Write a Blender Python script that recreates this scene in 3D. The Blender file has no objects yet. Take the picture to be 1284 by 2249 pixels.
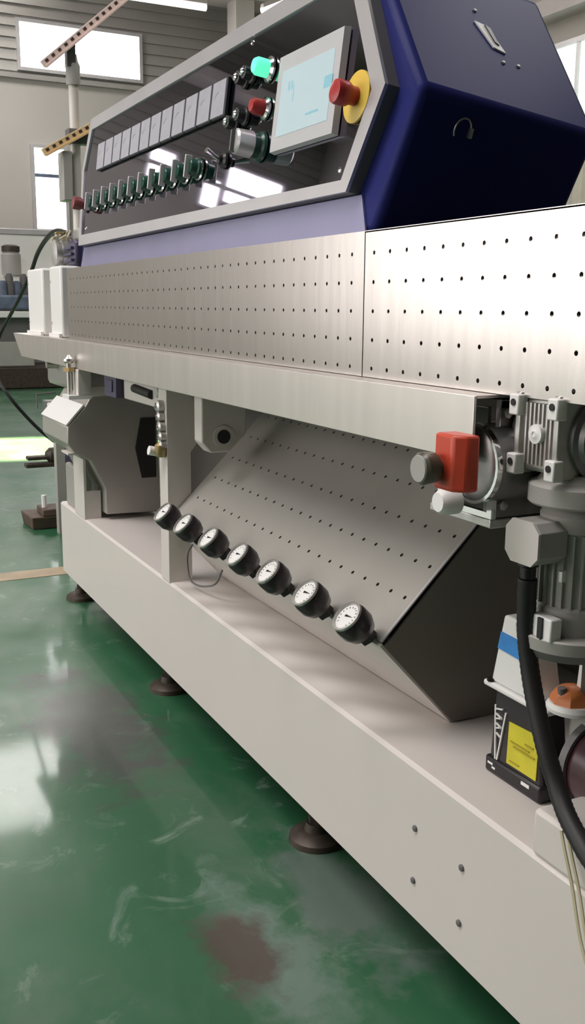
import bpy, bmesh, math, random
from mathutils import Vector, Matrix
random.seed(7)
C = bpy.context.scene.collection
SC = bpy.context.scene
V = Vector
# ------------------------------------------------------------------ camera
cam_d = bpy.data.cameras.new('camera'); cam = bpy.data.objects.new('camera', cam_d); C.objects.link(cam)
rt, up, fw = V((.44489, .89554, .00853)), V((-.18705, .0836, .97879)), V((-.87583, .43705, -.20471))
cam.matrix_world = Matrix(((rt.x, up.x, -fw.x, 0), (rt.y, up.y, -fw.y, 0), (rt.z, up.z, -fw.z, 1.06), (0, 0, 0, 1)))
cam_d.sensor_fit = 'VERTICAL'; cam_d.sensor_height = 36.0; cam_d.lens = 36.0 * 2150 / 2249
cam_d.clip_start = 0.05; cam_d.clip_end = 200
SC.camera = cam
# ------------------------------------------------------------------ world, lamps, exposure
w = bpy.data.worlds.new('world'); SC.world = w; w.use_nodes = True
w.node_tree.nodes['Background'].inputs[0].default_value = (.82, .86, .9, 1)
w.node_tree.nodes['Background'].inputs[1].default_value = 1.0
SC.view_settings.view_transform = 'Standard'; SC.view_settings.look = 'None'
SC.view_settings.exposure = 0.0; SC.view_settings.gamma = 1.0; SC.view_settings.use_curve_mapping = False

def area(name, loc, aim, sx, sy, power, col=(1, .97, .93)):
    l = bpy.data.lights.new(name, 'AREA'); l.shape = 'RECTANGLE'; l.size = sx; l.size_y = sy; l.energy = power; l.color = col
    o = bpy.data.objects.new(name, l); C.objects.link(o); o.location = loc
    o.rotation_euler = (V(aim) - V(loc)).to_track_quat('-Z', 'Y').to_euler()
    return o
area('unseen_roof_fill', (-3.0, -2.6, 6.3), (-3.6, -2.0, 0), 6.0, 1.6, 390, (1, .95, .94))  # unseen area lights under the roof, added as overhead fill
area('unseen_roof_fill', (-14.6, 2.2, 6.3), (-14.0, 2.2, 0), 2.2, 2.4, 260)
area('unseen_roof_fill', (-5.0, 5.5, 6.3), (-5.0, 5.5, 0), 7.0, 2.0, 200)
sun = bpy.data.lights.new('sunbeam', 'SPOT'); sun.energy = 260000; sun.color = (1, .5, .36); sun.spot_size = math.radians(9.5); sun.spot_blend = .55; sun.shadow_soft_size = .05
so = bpy.data.objects.new('sunbeam', sun); C.objects.link(so); so.location = (-8.6, -5.6, 4.6); so.rotation_euler = (V((-7.5, 1.35, 0)) - V(so.location)).to_track_quat('-Z', 'Y').to_euler()
PANE_FAR, PANE_FRONT, PANE_BACK = 5.0, 2.9, 1.2

# ------------------------------------------------------------------ materials
def mat(name, col, rough=.5, metal=0.0, emit=0.0, ecol=None, spec=.5, coat=0.0, vary=.06, scale=6.0, stretch=None, bump=0.0, aniso=0.0):
    m = bpy.data.materials.new(name); m.use_nodes = True
    nt = m.node_tree; b = nt.nodes['Principled BSDF']
    b.inputs['Roughness'].default_value = rough; b.inputs['Metallic'].default_value = metal
    b.inputs['Specular IOR Level'].default_value = spec
    if coat: b.inputs['Coat Weight'].default_value = coat; b.inputs['Coat Roughness'].default_value = .08
    if emit:
        b.inputs['Emission Color'].default_value = (*(ecol or col), 1); b.inputs['Emission Strength'].default_value = emit
    tc = nt.nodes.new('ShaderNodeTexCoord'); mp = nt.nodes.new('ShaderNodeMapping')
    nt.links.new(tc.outputs['Object'], mp.inputs[0])
    if stretch: mp.inputs['Scale'].default_value = stretch
    n = nt.nodes.new('ShaderNodeTexNoise'); n.inputs['Scale'].default_value = scale; n.inputs['Detail'].default_value = 5
    nt.links.new(mp.outputs[0], n.inputs[0])
    r = nt.nodes.new('ShaderNodeValToRGB')
    lo = tuple(max(0, c * (1 - vary)) for c in col); hi = tuple(min(1, c * (1 + vary)) for c in col)
    r.color_ramp.elements[0].position = .3; r.color_ramp.elements[1].position = .7
    r.color_ramp.elements[0].color = (*lo, 1); r.color_ramp.elements[1].color = (*hi, 1)
    nt.links.new(n.outputs[0], r.inputs[0]); nt.links.new(r.outputs[0], b.inputs['Base Color'])
    if bump:
        bp = nt.nodes.new('ShaderNodeBump'); bp.inputs['Strength'].default_value = bump; bp.inputs['Distance'].default_value = .002
        nt.links.new(n.outputs[0], bp.inputs['Height']); nt.links.new(bp.outputs[0], b.inputs['Normal'])
    if aniso: b.inputs['Anisotropic'].default_value = aniso
    return m

MT = dict(
    cream=mat('cream_paint', (.68, .63, .595), .42, vary=.02, scale=3),
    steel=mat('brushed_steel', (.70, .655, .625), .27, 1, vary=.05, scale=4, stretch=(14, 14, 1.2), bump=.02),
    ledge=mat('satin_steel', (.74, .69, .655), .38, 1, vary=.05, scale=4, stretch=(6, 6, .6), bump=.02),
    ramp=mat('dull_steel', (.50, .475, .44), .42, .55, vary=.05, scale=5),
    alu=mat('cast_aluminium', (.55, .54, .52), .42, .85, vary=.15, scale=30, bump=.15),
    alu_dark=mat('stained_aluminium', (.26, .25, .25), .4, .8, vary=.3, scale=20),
    chrome=mat('chrome', (.8, .8, .8), .12, 1, vary=.03),
    motor=mat('grey_motor_paint', (.375, .362, .338), .42, vary=.05),
    motor_d=mat('dark_grey_paint', (.13, .125, .125), .45, vary=.1),
    blue=mat('navy_paint', (.023, .027, .140), .35, vary=.05, spec=.05),
    skirt=mat('painted_lavender_sheen', (.34, .33, .50), .32, .5, vary=.04),  # navy front's grazing reflection put into a lavender colour
    panel=mat('dark_mirror_steel', (.46, .42, .52), .03, 1, vary=.06, scale=5),
    trim=mat('satin_trim', (.62, .60, .61), .4, .7, vary=.05),
    black=mat('black_plastic', (.014, .012, .014), .35, vary=.1),
    rubber=mat('black_rubber', (.012, .011, .011), .55, vary=.2, scale=40, bump=.2),
    gauge=mat('gauge_black', (.03, .022, .026), .3, vary=.1),
    white=mat('white_enamel', (.82, .81, .79), .4, vary=.02),
    red=mat('red_plastic', (.42, .03, .03), .35, vary=.05),
    dullred=mat('maroon_plastic', (.22, .05, .05), .4, vary=.05),
    orange=mat('orange_red_paint', (.62, .07, .035), .38, vary=.08),
    cap=mat('orange_plastic', (.60, .19, .06), .4, vary=.1),
    yellow=mat('yellow_plastic', (.75, .52, .08), .4, vary=.05),
    label=mat('yellow_sticker', (.62, .55, .03), .45, vary=.1, scale=25),
    bluesticker=mat('blue_sticker', (.03, .22, .58), .4, vary=.15, scale=30),
    olive=mat('olive_knob', (.075, .07, .05), .35, vary=.2),
    maroon=mat('dark_maroon_paint', (.045, .015, .02), .3, vary=.2),
    grey_lab=mat('meter_face', (.42, .41, .46), .35, vary=.06, scale=40),
    green=mat('dark_green_plastic', (.014, .07, .052), .3, vary=.1),
    green_lit=mat('green_lamp', (.15, .9, .55), .3, emit=1.1, ecol=(.10, .95, .45)),
    bezel=mat('screen_bezel', (.55, .545, .56), .4, vary=.02),
    display=mat('screen_display', (.38, .47, .50), .25, emit=.32, ecol=(.60, .74, .79), vary=.08, scale=3),
    mark=mat('screen_mark', (.25, .48, .55), .3, emit=.22, ecol=(.35, .65, .78)),
    dark=mat('dark_void', (.02, .018, .018), .7),
    iron=mat('dark_iron', (.06, .045, .035), .5, .3, vary=.3, scale=30, bump=.2),
    rust=mat('brown_block', (.10, .065, .05), .6, vary=.25, scale=12),
    zinc=mat('zinc_bolt', (.6, .58, .56), .35, .9, vary=.1),
    wall=mat('grey_plaster', (.48, .45, .42), .8, vary=.06, scale=.5),
    sheet=mat('grey_cladding', (.36, .345, .325), .6, .2, vary=.08, scale=1.0),
    roof=mat('roof_sheet', (.48, .45, .43), .7, vary=.08, scale=.6),
    sky=mat('bright_pane', (1, 1, 1), .5, emit=PANE_FAR, ecol=(1, .98, .99)),
    skyf=mat('bright_front_pane', (1, 1, 1), .5, emit=PANE_FRONT, ecol=(1, .945, .925)),
    skyb=mat('green_back_pane', (.8, .9, .85), .5, emit=PANE_BACK, ecol=(.62, .72, .66)),
    tube=mat('lit_tube', (1, 1, 1), .5, emit=2.2, ecol=(1, .93, .93)),
    purlin=mat('painted_girder', (.62, .56, .55), .6, vary=.05),
    arm=mat('tan_arm_paint', (.74, .54, .30), .5, vary=.1),
    arm2=mat('pinkish_arm_paint', (.78, .62, .57), .5, vary=.1),
    bluegrey=mat('blue_grey_paint', (.12, .15, .22), .5, vary=.3, scale=8),
    purple=mat('violet_grey_paint', (.075, .062, .12), .4, vary=.1),
    wire=mat('yellow_wire', (.5, .46, .30), .5), brass=mat('dull_brass', (.45, .33, .16), .4, .7, vary=.2),
)

def floor_mat():
    m = bpy.data.materials.new('green_epoxy'); m.use_nodes = True; nt = m.node_tree; L = nt.links.new
    b = nt.nodes['Principled BSDF']; N = nt.nodes.new
    tc = N('ShaderNodeTexCoord')
    def noise(sc, det=6, rough=.55, dist=0, mpsc=None):
        n = N('ShaderNodeTexNoise'); n.inputs['Scale'].default_value = sc; n.inputs['Detail'].default_value = det
        n.inputs['Roughness'].default_value = rough; n.inputs['Distortion'].default_value = dist
        if mpsc:
            mp = N('ShaderNodeMapping'); mp.inputs['Scale'].default_value = mpsc; L(tc.outputs['Object'], mp.inputs[0]); L(mp.outputs[0], n.inputs[0])
        else: L(tc.outputs['Object'], n.inputs[0])
        return n.outputs[0]
    def ramp(src, stops):
        r = N('ShaderNodeValToRGB'); e = r.color_ramp.elements
        while len(e) < len(stops): e.new(.5)
        for k, (p, c) in enumerate(stops): e[k].position = p; e[k].color = (*c, 1) if len(c) == 3 else c
        L(src, r.inputs[0]); return r.outputs[0]
    def mix(f, a, bb):
        x = N('ShaderNodeMix'); x.data_type = 'RGBA'; L(f, x.inputs[0]); L(a, x.inputs[6])
        if isinstance(bb, tuple): x.inputs[7].default_value = (*bb, 1)
        else: L(bb, x.inputs[7])
        return x.outputs[2]
    base = ramp(noise(1.3, 6), [(.3, (.016, .088, .038)), (.55, (.024, .118, .052)), (.75, (.055, .125, .072))])
    c = mix(ramp(noise(1.9, 8, .65, .8), [(.52, (0, 0, 0)), (.72, (.6, .6, .6))]), base, (.11, .165, .125))
    c = mix(ramp(noise(7, 8, .7, 1.2), [(.57, (0, 0, 0)), (.70, (.65, .65, .65))]), c, (.20, .28, .23))
    c = mix(ramp(noise(2.6, 6, .6, .5, (1, 1, 1)), [(.60, (0, 0, 0)), (.78, (.5, .5, .5))]), c, (.075, .085, .075))
    # worn brown and pale patches where the paint is rubbed away
    def patch(cx, cy, rx, ry, lo=.55, hi=.8):
        mp = N('ShaderNodeMapping'); mp.vector_type = 'POINT'
        mp.inputs['Location'].default_value = (-cx / rx, -cy / ry, 0); mp.inputs['Scale'].default_value = (1 / rx, 1 / ry, 0)
        L(tc.outputs['Object'], mp.inputs[0])
        ln = N('ShaderNodeVectorMath'); ln.operation = 'LENGTH'; L(mp.outputs[0], ln.inputs[0])
        ma = N('ShaderNodeMath'); ma.operation = 'MULTIPLY_ADD'; ma.inputs[1].default_value = 2.0; L(noise(9, 6, .65), ma.inputs[0]); L(ln.outputs['Value'], ma.inputs[2])
        hf = N('ShaderNodeMath'); hf.operation = 'MULTIPLY'; hf.inputs[1].default_value = .5; L(ma.outputs[0], hf.inputs[0])
        return ramp(hf.outputs[0], [(lo / 2, (.9, .9, .9)), (hi / 2, (0, 0, 0))]), 
    for (cx, cy, rx, ry, col) in ((-1.30, .62, .30, .10, (.13, .20, .16)), (-1.345, .575, .15, .09, (.075, .05, .042)), (-1.42, .80, .30, .12, (.12, .16, .135)), (-2.35, .60, .5, .2, (.055, .06, .055))):
        f, = patch(cx, cy, rx, ry, 1.45, 1.9)
        c = mix(f, c, col)
    L(c, b.inputs['Base Color'])
    b.inputs['Coat Weight'].default_value = .3; b.inputs['Coat Roughness'].default_value = .07
    L(ramp(noise(2.2, 5), [(.3, (.30, .30, .30)), (.7, (.52, .52, .52))]), b.inputs['Roughness'])
    bp = N('ShaderNodeBump'); bp.inputs['Strength'].default_value = .16; bp.inputs['Distance'].default_value = .01
    L(noise(3.5, 4, .5, 0, (1, 2.2, 1)), bp.inputs['Height']); L(bp.outputs[0], b.inputs['Normal'])
    return m
MT['floor'] = floor_mat()

# ------------------------------------------------------------------ mesh helpers
class B:
    def __init__(s): s.b = bmesh.new()
    def _vs(s, pts): return [s.b.verts.new(p) for p in pts]
    def face(s, *pts): s.b.faces.new(s._vs(pts)); return s
    def box(s, x0, x1, y0, y1, z0, z1, M=None):
        p = [V((x, y, z)) for z in (z0, z1) for y in (y0, y1) for x in (x0, x1)]
        if M: p = [M @ q for q in p]
        v = s._vs(p)
        for f in ((0, 2, 3, 1), (4, 5, 7, 6), (0, 1, 5, 4), (2, 6, 7, 3), (0, 4, 6, 2), (1, 3, 7, 5)): s.b.faces.new([v[i] for i in f])
        return s
    def prism(s, pa, pb):
        a, b = s._vs(pa), s._vs(pb); n = len(pa)
        s.b.faces.new(a[::-1]); s.b.faces.new(b)
        for i in range(n): s.b.faces.new((a[i], a[(i + 1) % n], b[(i + 1) % n], b[i]))
        return s
    def ring(s, o0, i0, o1, i1):     # frame between an outer and an inner outline, front (0) and rear (1)
        O0, I0, O1, I1 = map(s._vs, (o0, i0, o1, i1)); n = len(o0)
        for i in range(n):
            j = (i + 1) % n
            for q in ((O0[i], O0[j], I0[j], I0[i]), (O1[j], O1[i], I1[i], I1[j]), (O0[j], O0[i], O1[i], O1[j]), (I0[i], I0[j], I1[j], I1[i])): s.b.faces.new(q)
        return s
    def lathe(s, p, axis, prof, n=24, cap0=True, cap1=True):   # prof: (distance along axis, radius)
        ax = V(axis).normalized(); a = ax.orthogonal().normalized(); c = ax.cross(a); p = V(p)
        rings = [s._vs([p + ax * t + (a * math.cos(2 * math.pi * k / n) + c * math.sin(2 * math.pi * k / n)) * r for k in range(n)]) for t, r in prof]
        for r0, r1 in zip(rings, rings[1:]):
            for k in range(n): s.b.faces.new((r0[k], r0[(k + 1) % n], r1[(k + 1) % n], r1[k]))
        if cap0: s.b.faces.new(rings[0][::-1])
        if cap1: s.b.faces.new(rings[-1])
        return s
    def cyl(s, p0, p1, r, n=20, r1=None):
        d = V(p1) - V(p0); return s.lathe(p0, d, [(0, r), (d.length, r if r1 is None else r1)], n)
    def tube(s, pts, r, n=10):
        pts = [V(p) for p in pts]; rings = []; a = None
        for i, p in enumerate(pts):
            t = (pts[min(i + 1, len(pts) - 1)] - pts[max(i - 1, 0)]).normalized()
            a = t.orthogonal().normalized() if a is None else (a - t * a.dot(t)).normalized()
            c = t.cross(a); rr = r[i] if isinstance(r, (list, tuple)) else r
            rings.append(s._vs([p + (a * math.cos(2 * math.pi * k / n) + c * math.sin(2 * math.pi * k / n)) * rr for k in range(n)]))
        for r0, r1 in zip(rings, rings[1:]):
            for k in range(n): s.b.faces.new((r0[k], r0[(k + 1) % n], r1[(k + 1) % n], r1[k]))
        s.b.faces.new(rings[0][::-1]); s.b.faces.new(rings[-1]); return s

def spline(pts, m=8):
    P = [V(p) for p in pts]; P = [P[0] * 2 - P[1]] + P + [P[-1] * 2 - P[-2]]; out = []
    for i in range(1, len(P) - 2):
        a, b, c, d = P[i - 1:i + 3]
        for k in range(m):
            t = k / m
            out.append(.5 * ((2 * b) + (c - a) * t + (2 * a - 5 * b + 4 * c - d) * t * t + (3 * b - a - 3 * c + d) * t ** 3))
    out.append(P[-2]); return out

def wpos(o): return o.location + (wpos(o.parent) if o.parent else V((0, 0, 0)))
def obj(name, bb, m, parent=None, at=None, bev=0, seg=2, label=None, kind=None):
    b = bb.b; bmesh.ops.recalc_face_normals(b, faces=b.faces)
    pw = wpos(parent) if parent else V((0, 0, 0))
    if at is None:
        loc = V((0, 0, 0)); bmesh.ops.translate(b, verts=b.verts, vec=-pw)
    else: loc = V(at) - pw
    for f in b.faces: f.smooth = True
    for e in b.edges:
        if len(e.link_faces) == 2 and e.calc_face_angle(0) > math.radians(32): e.smooth = False
    me = bpy.data.meshes.new(name); b.to_mesh(me); b.free()
    me.materials.append(MT[m] if isinstance(m, str) else m)
    o = bpy.data.objects.new(name, me); C.objects.link(o); o.parent = parent; o.location = loc
    if bev:
        md = o.modifiers.new('bevel', 'BEVEL'); md.width = bev; md.segments = seg; md.limit_method = 'ANGLE'; md.angle_limit = math.radians(25)
    if label: o['label'] = label
    if kind: o['kind'] = kind
    return o
def thing(name, label, cat, loc, group=None):
    o = bpy.data.objects.new(name, None); o.empty_display_size = .05; C.objects.link(o); o.location = loc
    o['label'] = label; o['category'] = cat
    if group: o['group'] = group
    return o
def tag(o, label, cat, group=None):
    o['label'] = label; o['category'] = cat
    if group: o['group'] = group
    return o
def copy_tree(o, parent=None):
    c = o.copy(); C.objects.link(c); c.parent = parent
    for ch in list(o.children): copy_tree(ch, c)
    return c
def again(o, at):                    # another child like o, sharing its mesh (and its own children)
    c = copy_tree(o, o.parent); c.location = V(at) - (wpos(o.parent) if o.parent else V((0, 0, 0))); return c

# ------------------------------------------------------------------ the hall
XW, YB, YF, XR, ZC = -16.0, 9.0, -6.0, 14.0, 6.9
fl = obj('floor', B().box(XW, XR, YF, YB, -.1, 0), 'floor', kind='structure')
obj('floor_line', B().box(-3.93, -3.81, -2.5, 3.0, 0, .0015), mat('worn_line_paint', (.36, .27, .17), .5, vary=.2, scale=8), fl, label='worn tan painted line on the green floor')
wl = obj('wall_left', B().box(XW - .2, XW, YF, YB, 0, ZC), 'wall', kind='structure')
wb = obj('wall_back', B().box(XW, XR, YB, YB + .2, 0, ZC), 'wall', kind='structure')
obj('wall_front', B().box(XW, XR, YF - .2, YF, 0, ZC), 'wall', kind='structure')
obj('wall_right', B().box(XR, XR + .2, YF, YB, 0, ZC), 'wall', kind='structure')
obj('ceiling', B().box(XW, XR, YF, YB, ZC, ZC + .1), 'roof', kind='structure')
# lapped cladding boards on the upper part of the far wall
bd = None
for k in range(15):
    z = 4.50 + k * .158
    if bd is None:
        q = B().prism([(0, YF, 0), (.035, YF, 0), (.008, YF, .15), (0, YF, .15)], [(0, YB, 0), (.035, YB, 0), (.008, YB, .15), (0, YB, .15)])
        bd = obj('cladding_board', q, 'sheet', wl, at=(XW, 0, z))
    else: again(bd, (XW, 0, z))
obj('cladding_rail', B().box(XW, XW + .07, YF, YB, 4.40, 4.47), 'sheet', wl)
nwin = [0]
def window(x, y0, y1, z0, z1, m='sky', mull=(), fr=.05):
    nwin[0] += 1
    o = obj('window_%d' % nwin[0], B().ring([(x + .09, y0 - fr, z0 - fr), (x + .09, y1 + fr, z0 - fr), (x + .09, y1 + fr, z1 + fr), (x + .09, y0 - fr, z1 + fr)],
            [(x + .09, y0, z0), (x + .09, y1, z0), (x + .09, y1, z1), (x + .09, y0, z1)],
            [(x, y0 - fr, z0 - fr), (x, y1 + fr, z0 - fr), (x, y1 + fr, z1 + fr), (x, y0 - fr, z1 + fr)],
            [(x, y0, z0), (x, y1, z0), (x, y1, z1), (x, y0, z1)]), 'trim', kind='structure')
    zz = [z0] + list(mull) + [z1]
    for a, b in zip(zz, zz[1:]): obj('pane', B().box(x + .045, x + .055, y0, y1, a + .008, b - .008), m, o)
    for a in mull: obj('glazing_bar', B().box(x + .03, x + .08, y0, y1, a - .025, a + .025), 'bluegrey', o)
    return o
window(XW, 3.33, 5.18, 4.56, 5.19)
window(XW, 3.47, 3.93, 2.22, 3.42, mull=(3.02,))
window(XW, -5.3, -4.32, 4.22, 4.80)
window(XW, -4.20, -3.93, 4.05, 4.50)
window(XW, -3.34, -2.95, 4.20, 4.66)
def ywindow(y, sgn, x0, x1, z0, z1, m, bars=0, fr=.06):
    nwin[0] += 1
    def P(ins, d): return [(x0 + ins, y + sgn * d, z0 + ins), (x1 - ins, y + sgn * d, z0 + ins), (x1 - ins, y + sgn * d, z1 - ins), (x0 + ins, y + sgn * d, z1 - ins)]
    o = obj('window_%d' % nwin[0], B().ring(P(-fr, .09), P(0, .09), P(-fr, 0), P(0, 0)), 'trim', kind='structure')
    xs = [x0 + (x1 - x0) * k / (bars + 1) for k in range(bars + 2)]
    for a, b in zip(xs, xs[1:]): obj('pane', B().box(a + .008, b - .008, y + sgn * .045 - .005, y + sgn * .045 + .005, z0, z1), m, o)
    for a in xs[1:-1]: obj('glazing_bar', B().box(a - .025, a + .025, min(y + sgn * .03, y + sgn * .08), max(y + sgn * .03, y + sgn * .08), z0, z1), 'trim', o)
ywindow(YF, 1, -12.9, -.6, .75, 3.6, 'skyf', 5)  # unseen window read off the guard reflections, widened rightward to add front light
ywindow(YB, -1, -11.6, -8.6, 3.25, 4.3, 'skyb', 1)
# ribbed sheets under the rear window
rib = None
for k in range(16):
    x = -11.6 + k * .3
    if rib is None: rib = obj('wall_panel', B().prism([(0, 0, 2.1), (.24, 0, 2.1), (.2, -.05, 2.1), (.04, -.05, 2.1)], [(0, 0, 3.15), (.24, 0, 3.15), (.2, -.05, 3.15), (.04, -.05, 3.15)]), mat('cream_sheet', (.60, .57, .47), .6), wb, at=(x, YB, 0))
    else: again(rib, (x, YB, 0))
obj('trim_1', B().box(XW + .35, XW + .95, YF, YB, 5.72, 5.90), 'purlin', kind='structure', bev=.01)
obj('trim_2', B().box(-9.9, -9.7, YF, YB, 5.9, 6.25), 'purlin', kind='structure')
obj('trim_3', B().box(XW + .55, XW + .9, 6.48, 6.80, 0, ZC), 'cream', kind='structure', bev=.01)
obj('trim_4', B().box(XW, XR, YB - .3, YB, 4.65, 4.85), 'purlin', kind='structure')
# long lamps hung under the roof
def tube_lamp(p0, p1, label):
    p0, p1 = V(p0), V(p1); t = thing('strip_lamp', label, 'lamp', p0)
    d = (p1 - p0).normalized(); sd = d.cross(V((0, 0, 1))).normalized() * .07; u = V((0, 0, .06))
    obj('lamp_housing', B().prism([p0 - sd + u, p0 + sd + u, p0 + sd * .6 + u * 2, p0 - sd * .6 + u * 2], [p1 - sd + u, p1 + sd + u, p1 + sd * .6 + u * 2, p1 - sd * .6 + u * 2]), 'purlin', t)
    obj('lamp_tube', B().cyl(p0 + u * .4, p1 + u * .4, .045, 12), 'tube', t)
    for f in (.1, .9):
        q = p0.lerp(p1, f); obj('hanger', B().cyl(q + u * 2, (q.x, q.y, ZC), .008, 6), 'zinc', t)
tube_lamp((-14, 4.2, 5.17), (-14, 5.55, 5.17), 'glowing pinkish strip lamp above the high bright window')
tube_lamp((-14, 6.42, 5.24), (-14, 7.6, 5.78), 'slanted white strip lamp just above the cabinet top edge, beside the cream column')

# ------------------------------------------------------------------ perforated sheet
def perf(u0, u1, v0, v1, us, vs, r, f, th):
    """sheet in (u,v) with real octagonal holes at us x vs; f maps (u,v,depth) to space"""
    q = B(); b = q.b; cache = {}
    def vt(u, v, d):
        k = (round(u, 5), round(v, 5), d)
        if k not in cache: cache[k] = b.verts.new(f(u, v, d))
        return cache[k]
    hu = (us[1] - us[0]) / 2; hv = min(.0134, (vs[1] - vs[0]) / 2 * .9)
    ub = [u0]
    for u in us: ub += [u - hu, u + hu]
    ub = sorted(set(round(x, 5) for x in ub + [u1]))
    vb = sorted(set(round(x, 5) for x in [v0, v1] + [v - hv for v in vs] + [v + hv for v in vs]))
    for i in range(len(ub) - 1):
        for j in range(len(vb) - 1):
            a, c, d, e = ub[i], ub[i + 1], vb[j], vb[j + 1]
            hit = [(u, v) for u in us if abs((a + c) / 2 - u) < 1e-3 and c - a < 2.1 * hu for v in vs if abs((d + e) / 2 - v) < 1e-3 and e - d < 2.1 * hv]
            co = [(a, d), (c, d), (c, e), (a, e)]
            if not hit: b.faces.new([vt(*p, 0) for p in co]); continue
            cu, cv = hit[0]; o = [(cu + r * math.cos(math.pi / 8 + k * math.pi / 4), cv + r * math.sin(math.pi / 8 + k * math.pi / 4)) for k in range(8)]
            H0 = [vt(*p, 0) for p in o]; H1 = [vt(*p, th) for p in o]; K = [vt(*p, 0) for p in co]
            for k in range(8): b.faces.new((H0[k], H0[(k + 1) % 8], H1[(k + 1) % 8], H1[k]))
            # octagon corner indices: 0:E-NE 1:N-NE 2:N-NW 3:W-NW 4:W-SW 5:S-SW 6:S-SE 7:E-SE
            for fc in ((K[2], K[3], H0[2], H0[1]), (K[3], K[0], H0[4], H0[3]), (K[0], K[1], H0[6], H0[5]), (K[1], K[2], H0[0], H0[7]), (K[2], H0[1], H0[0]), (K[3], H0[3], H0[2]), (K[0], H0[5], H0[4]), (K[1], H0[7], H0[6])): b.faces.new(fc)
    rim = [f(u0, v0, 0), f(u1, v0, 0), f(u1, v1, 0), f(u0, v1, 0)], [f(u0, v0, th), f(u1, v0, th), f(u1, v1, th), f(u0, v1, th)]
    for k in range(4): q.face(rim[0][k], rim[0][(k + 1) % 4], rim[1][(k + 1) % 4], rim[1][k])
    return q
HZ = [.967, 1.011, 1.055, 1.099, 1.143]
g = thing('guard_panel', 'bright perforated steel guard panel right of the seam, under the blue cabinet end', 'guard panel', (-.9, .8, .952))
obj('sheet', perf(-1.3575, -.3, .9532, 1.176, [-1.331 + .0455 * k for k in range(22)], HZ, .0034, lambda u, v, d: V((u, .8 + d, v)), .004), 'steel', g)
obj('return_flange', B().box(-1.3575, -.3, .8, .83, 1.174, 1.177), 'steel', g)
g = thing('guard_panel', 'long perforated steel guard panel left of the seam, below the control cabinet', 'guard panel', (-2.3, .8, .952))
obj('sheet', perf(-3.27, -1.3605, .9532, 1.176, [-3.225 + .0415 * k for k in range(45)], HZ, .0033, lambda u, v, d: V((u, .8 + d + .0008 * (-1.36 - u), v)), .004), 'steel', g)
obj('return_flange', B().box(-3.27, -1.3605, .803, .83, 1.174, 1.177), 'steel', g)
# ledge: a folded channel
g = thing('ledge', 'long satin steel ledge channel below the perforated guard panels', 'ledge', (-2.5, .76, .87))
obj('front_face', B().prism([(-4.0, .76, .952), (-3.86, .76, .868), (-1.01, .76, .868), (-1.01, .76, .952)], [(-4.0, .764, .952), (-3.86, .764, .868), (-1.01, .764, .868), (-1.01, .764, .952)]), 'ledge', g, bev=.001)
obj('top_plate', B().box(-4.0, -1.01, .764, 1.0, .9485, .9522), 'ledge', g)
obj('bottom_lip', B().box(-3.86, -1.16, .764, .785, .868, .871), 'ledge', g)

# ------------------------------------------------------------------ base frame
bs = thing('base_frame', 'cream painted steel base beam of the machine on round levelling feet', 'machine base', (-2, 1.0, 0))
q = B().prism([(-3.48, .80, .11), (-3.48, 1.35, .11), (-3.48, 1.35, .366), (-3.48, .806, .366), (-3.48, .80, .36)],
              [(.25, .80, .11), (.25, 1.35, .11), (.25, 1.35, .366), (.25, .806, .366), (.25, .80, .36)])
obj('beam', q, 'cream', bs)
obj('plinth', B().box(-.898, .25, .80, .885, .366, .43), 'cream', bs, bev=.006)
# the upright gauge rail with its tapering right end
obj('gauge_rail', B().prism([(-2.303, .800, .524), (-2.303, .944, .367), (-2.303, .947, .370), (-2.303, .803, .529)], [(-1.2815, .800, .524), (-1.2815, .944, .367), (-1.2815, .947, .370), (-1.2815, .803, .529)]), 'cream', bs)
cl = obj('column', B().box(-2.365, -2.305, .80, .806, .366, .867).prism([(-2.311, .806, .366), (-2.311, .862, .366), (-2.311, .862, .70), (-2.311, .885, .73), (-2.311, .885, .80), (-2.311, .85, .867), (-2.311, .806, .867)], [(-2.305, .806, .366), (-2.305, .862, .366), (-2.305, .862, .70), (-2.305, .885, .73), (-2.305, .885, .80), (-2.305, .85, .867), (-2.305, .806, .867)]), 'cream', bs)
obj('column', B().box(-3.27, -3.14, .80, .808, .366, .566).box(-3.148, -3.14, .808, .855, .366, .46), 'cream', bs)
obj('end_box', B().box(-3.44, -3.28, .812, .833, .366, .515), 'motor', bs, bev=.006)
obj('rear_plate', B().box(-3.4, .25, 1.30, 1.31, .366, .95), 'ramp', bs)
obj('side_panel', B().prism([(-1.281, .806, .5245), (-1.281, .946, .3685), (-1.281, 1.15, .3665), (-1.281, 1.15, .862), (-1.281, 1.118, .845)], [(-1.277, .806, .5245), (-1.277, .946, .3685), (-1.277, 1.15, .3665), (-1.277, 1.15, .862), (-1.277, 1.118, .845)]), mat('shaded_side_paint', (.20, .18, .155), .5), bs)  # end sheet with its shade painted in as a darker colour
obj('recess_shade_sheet', B().box(-3.08, -1.283, 1.14, 1.145, .40, .945), mat('recess_shade_paint', (.10, .088, .08), .6), bs)  # dark sheet added to paint the shade of the recess below the ledge
obj('inner_core', B().box(-3.25, .2, .86, 1.2, .97, 1.115), 'dark', bs)
ft = None
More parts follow.
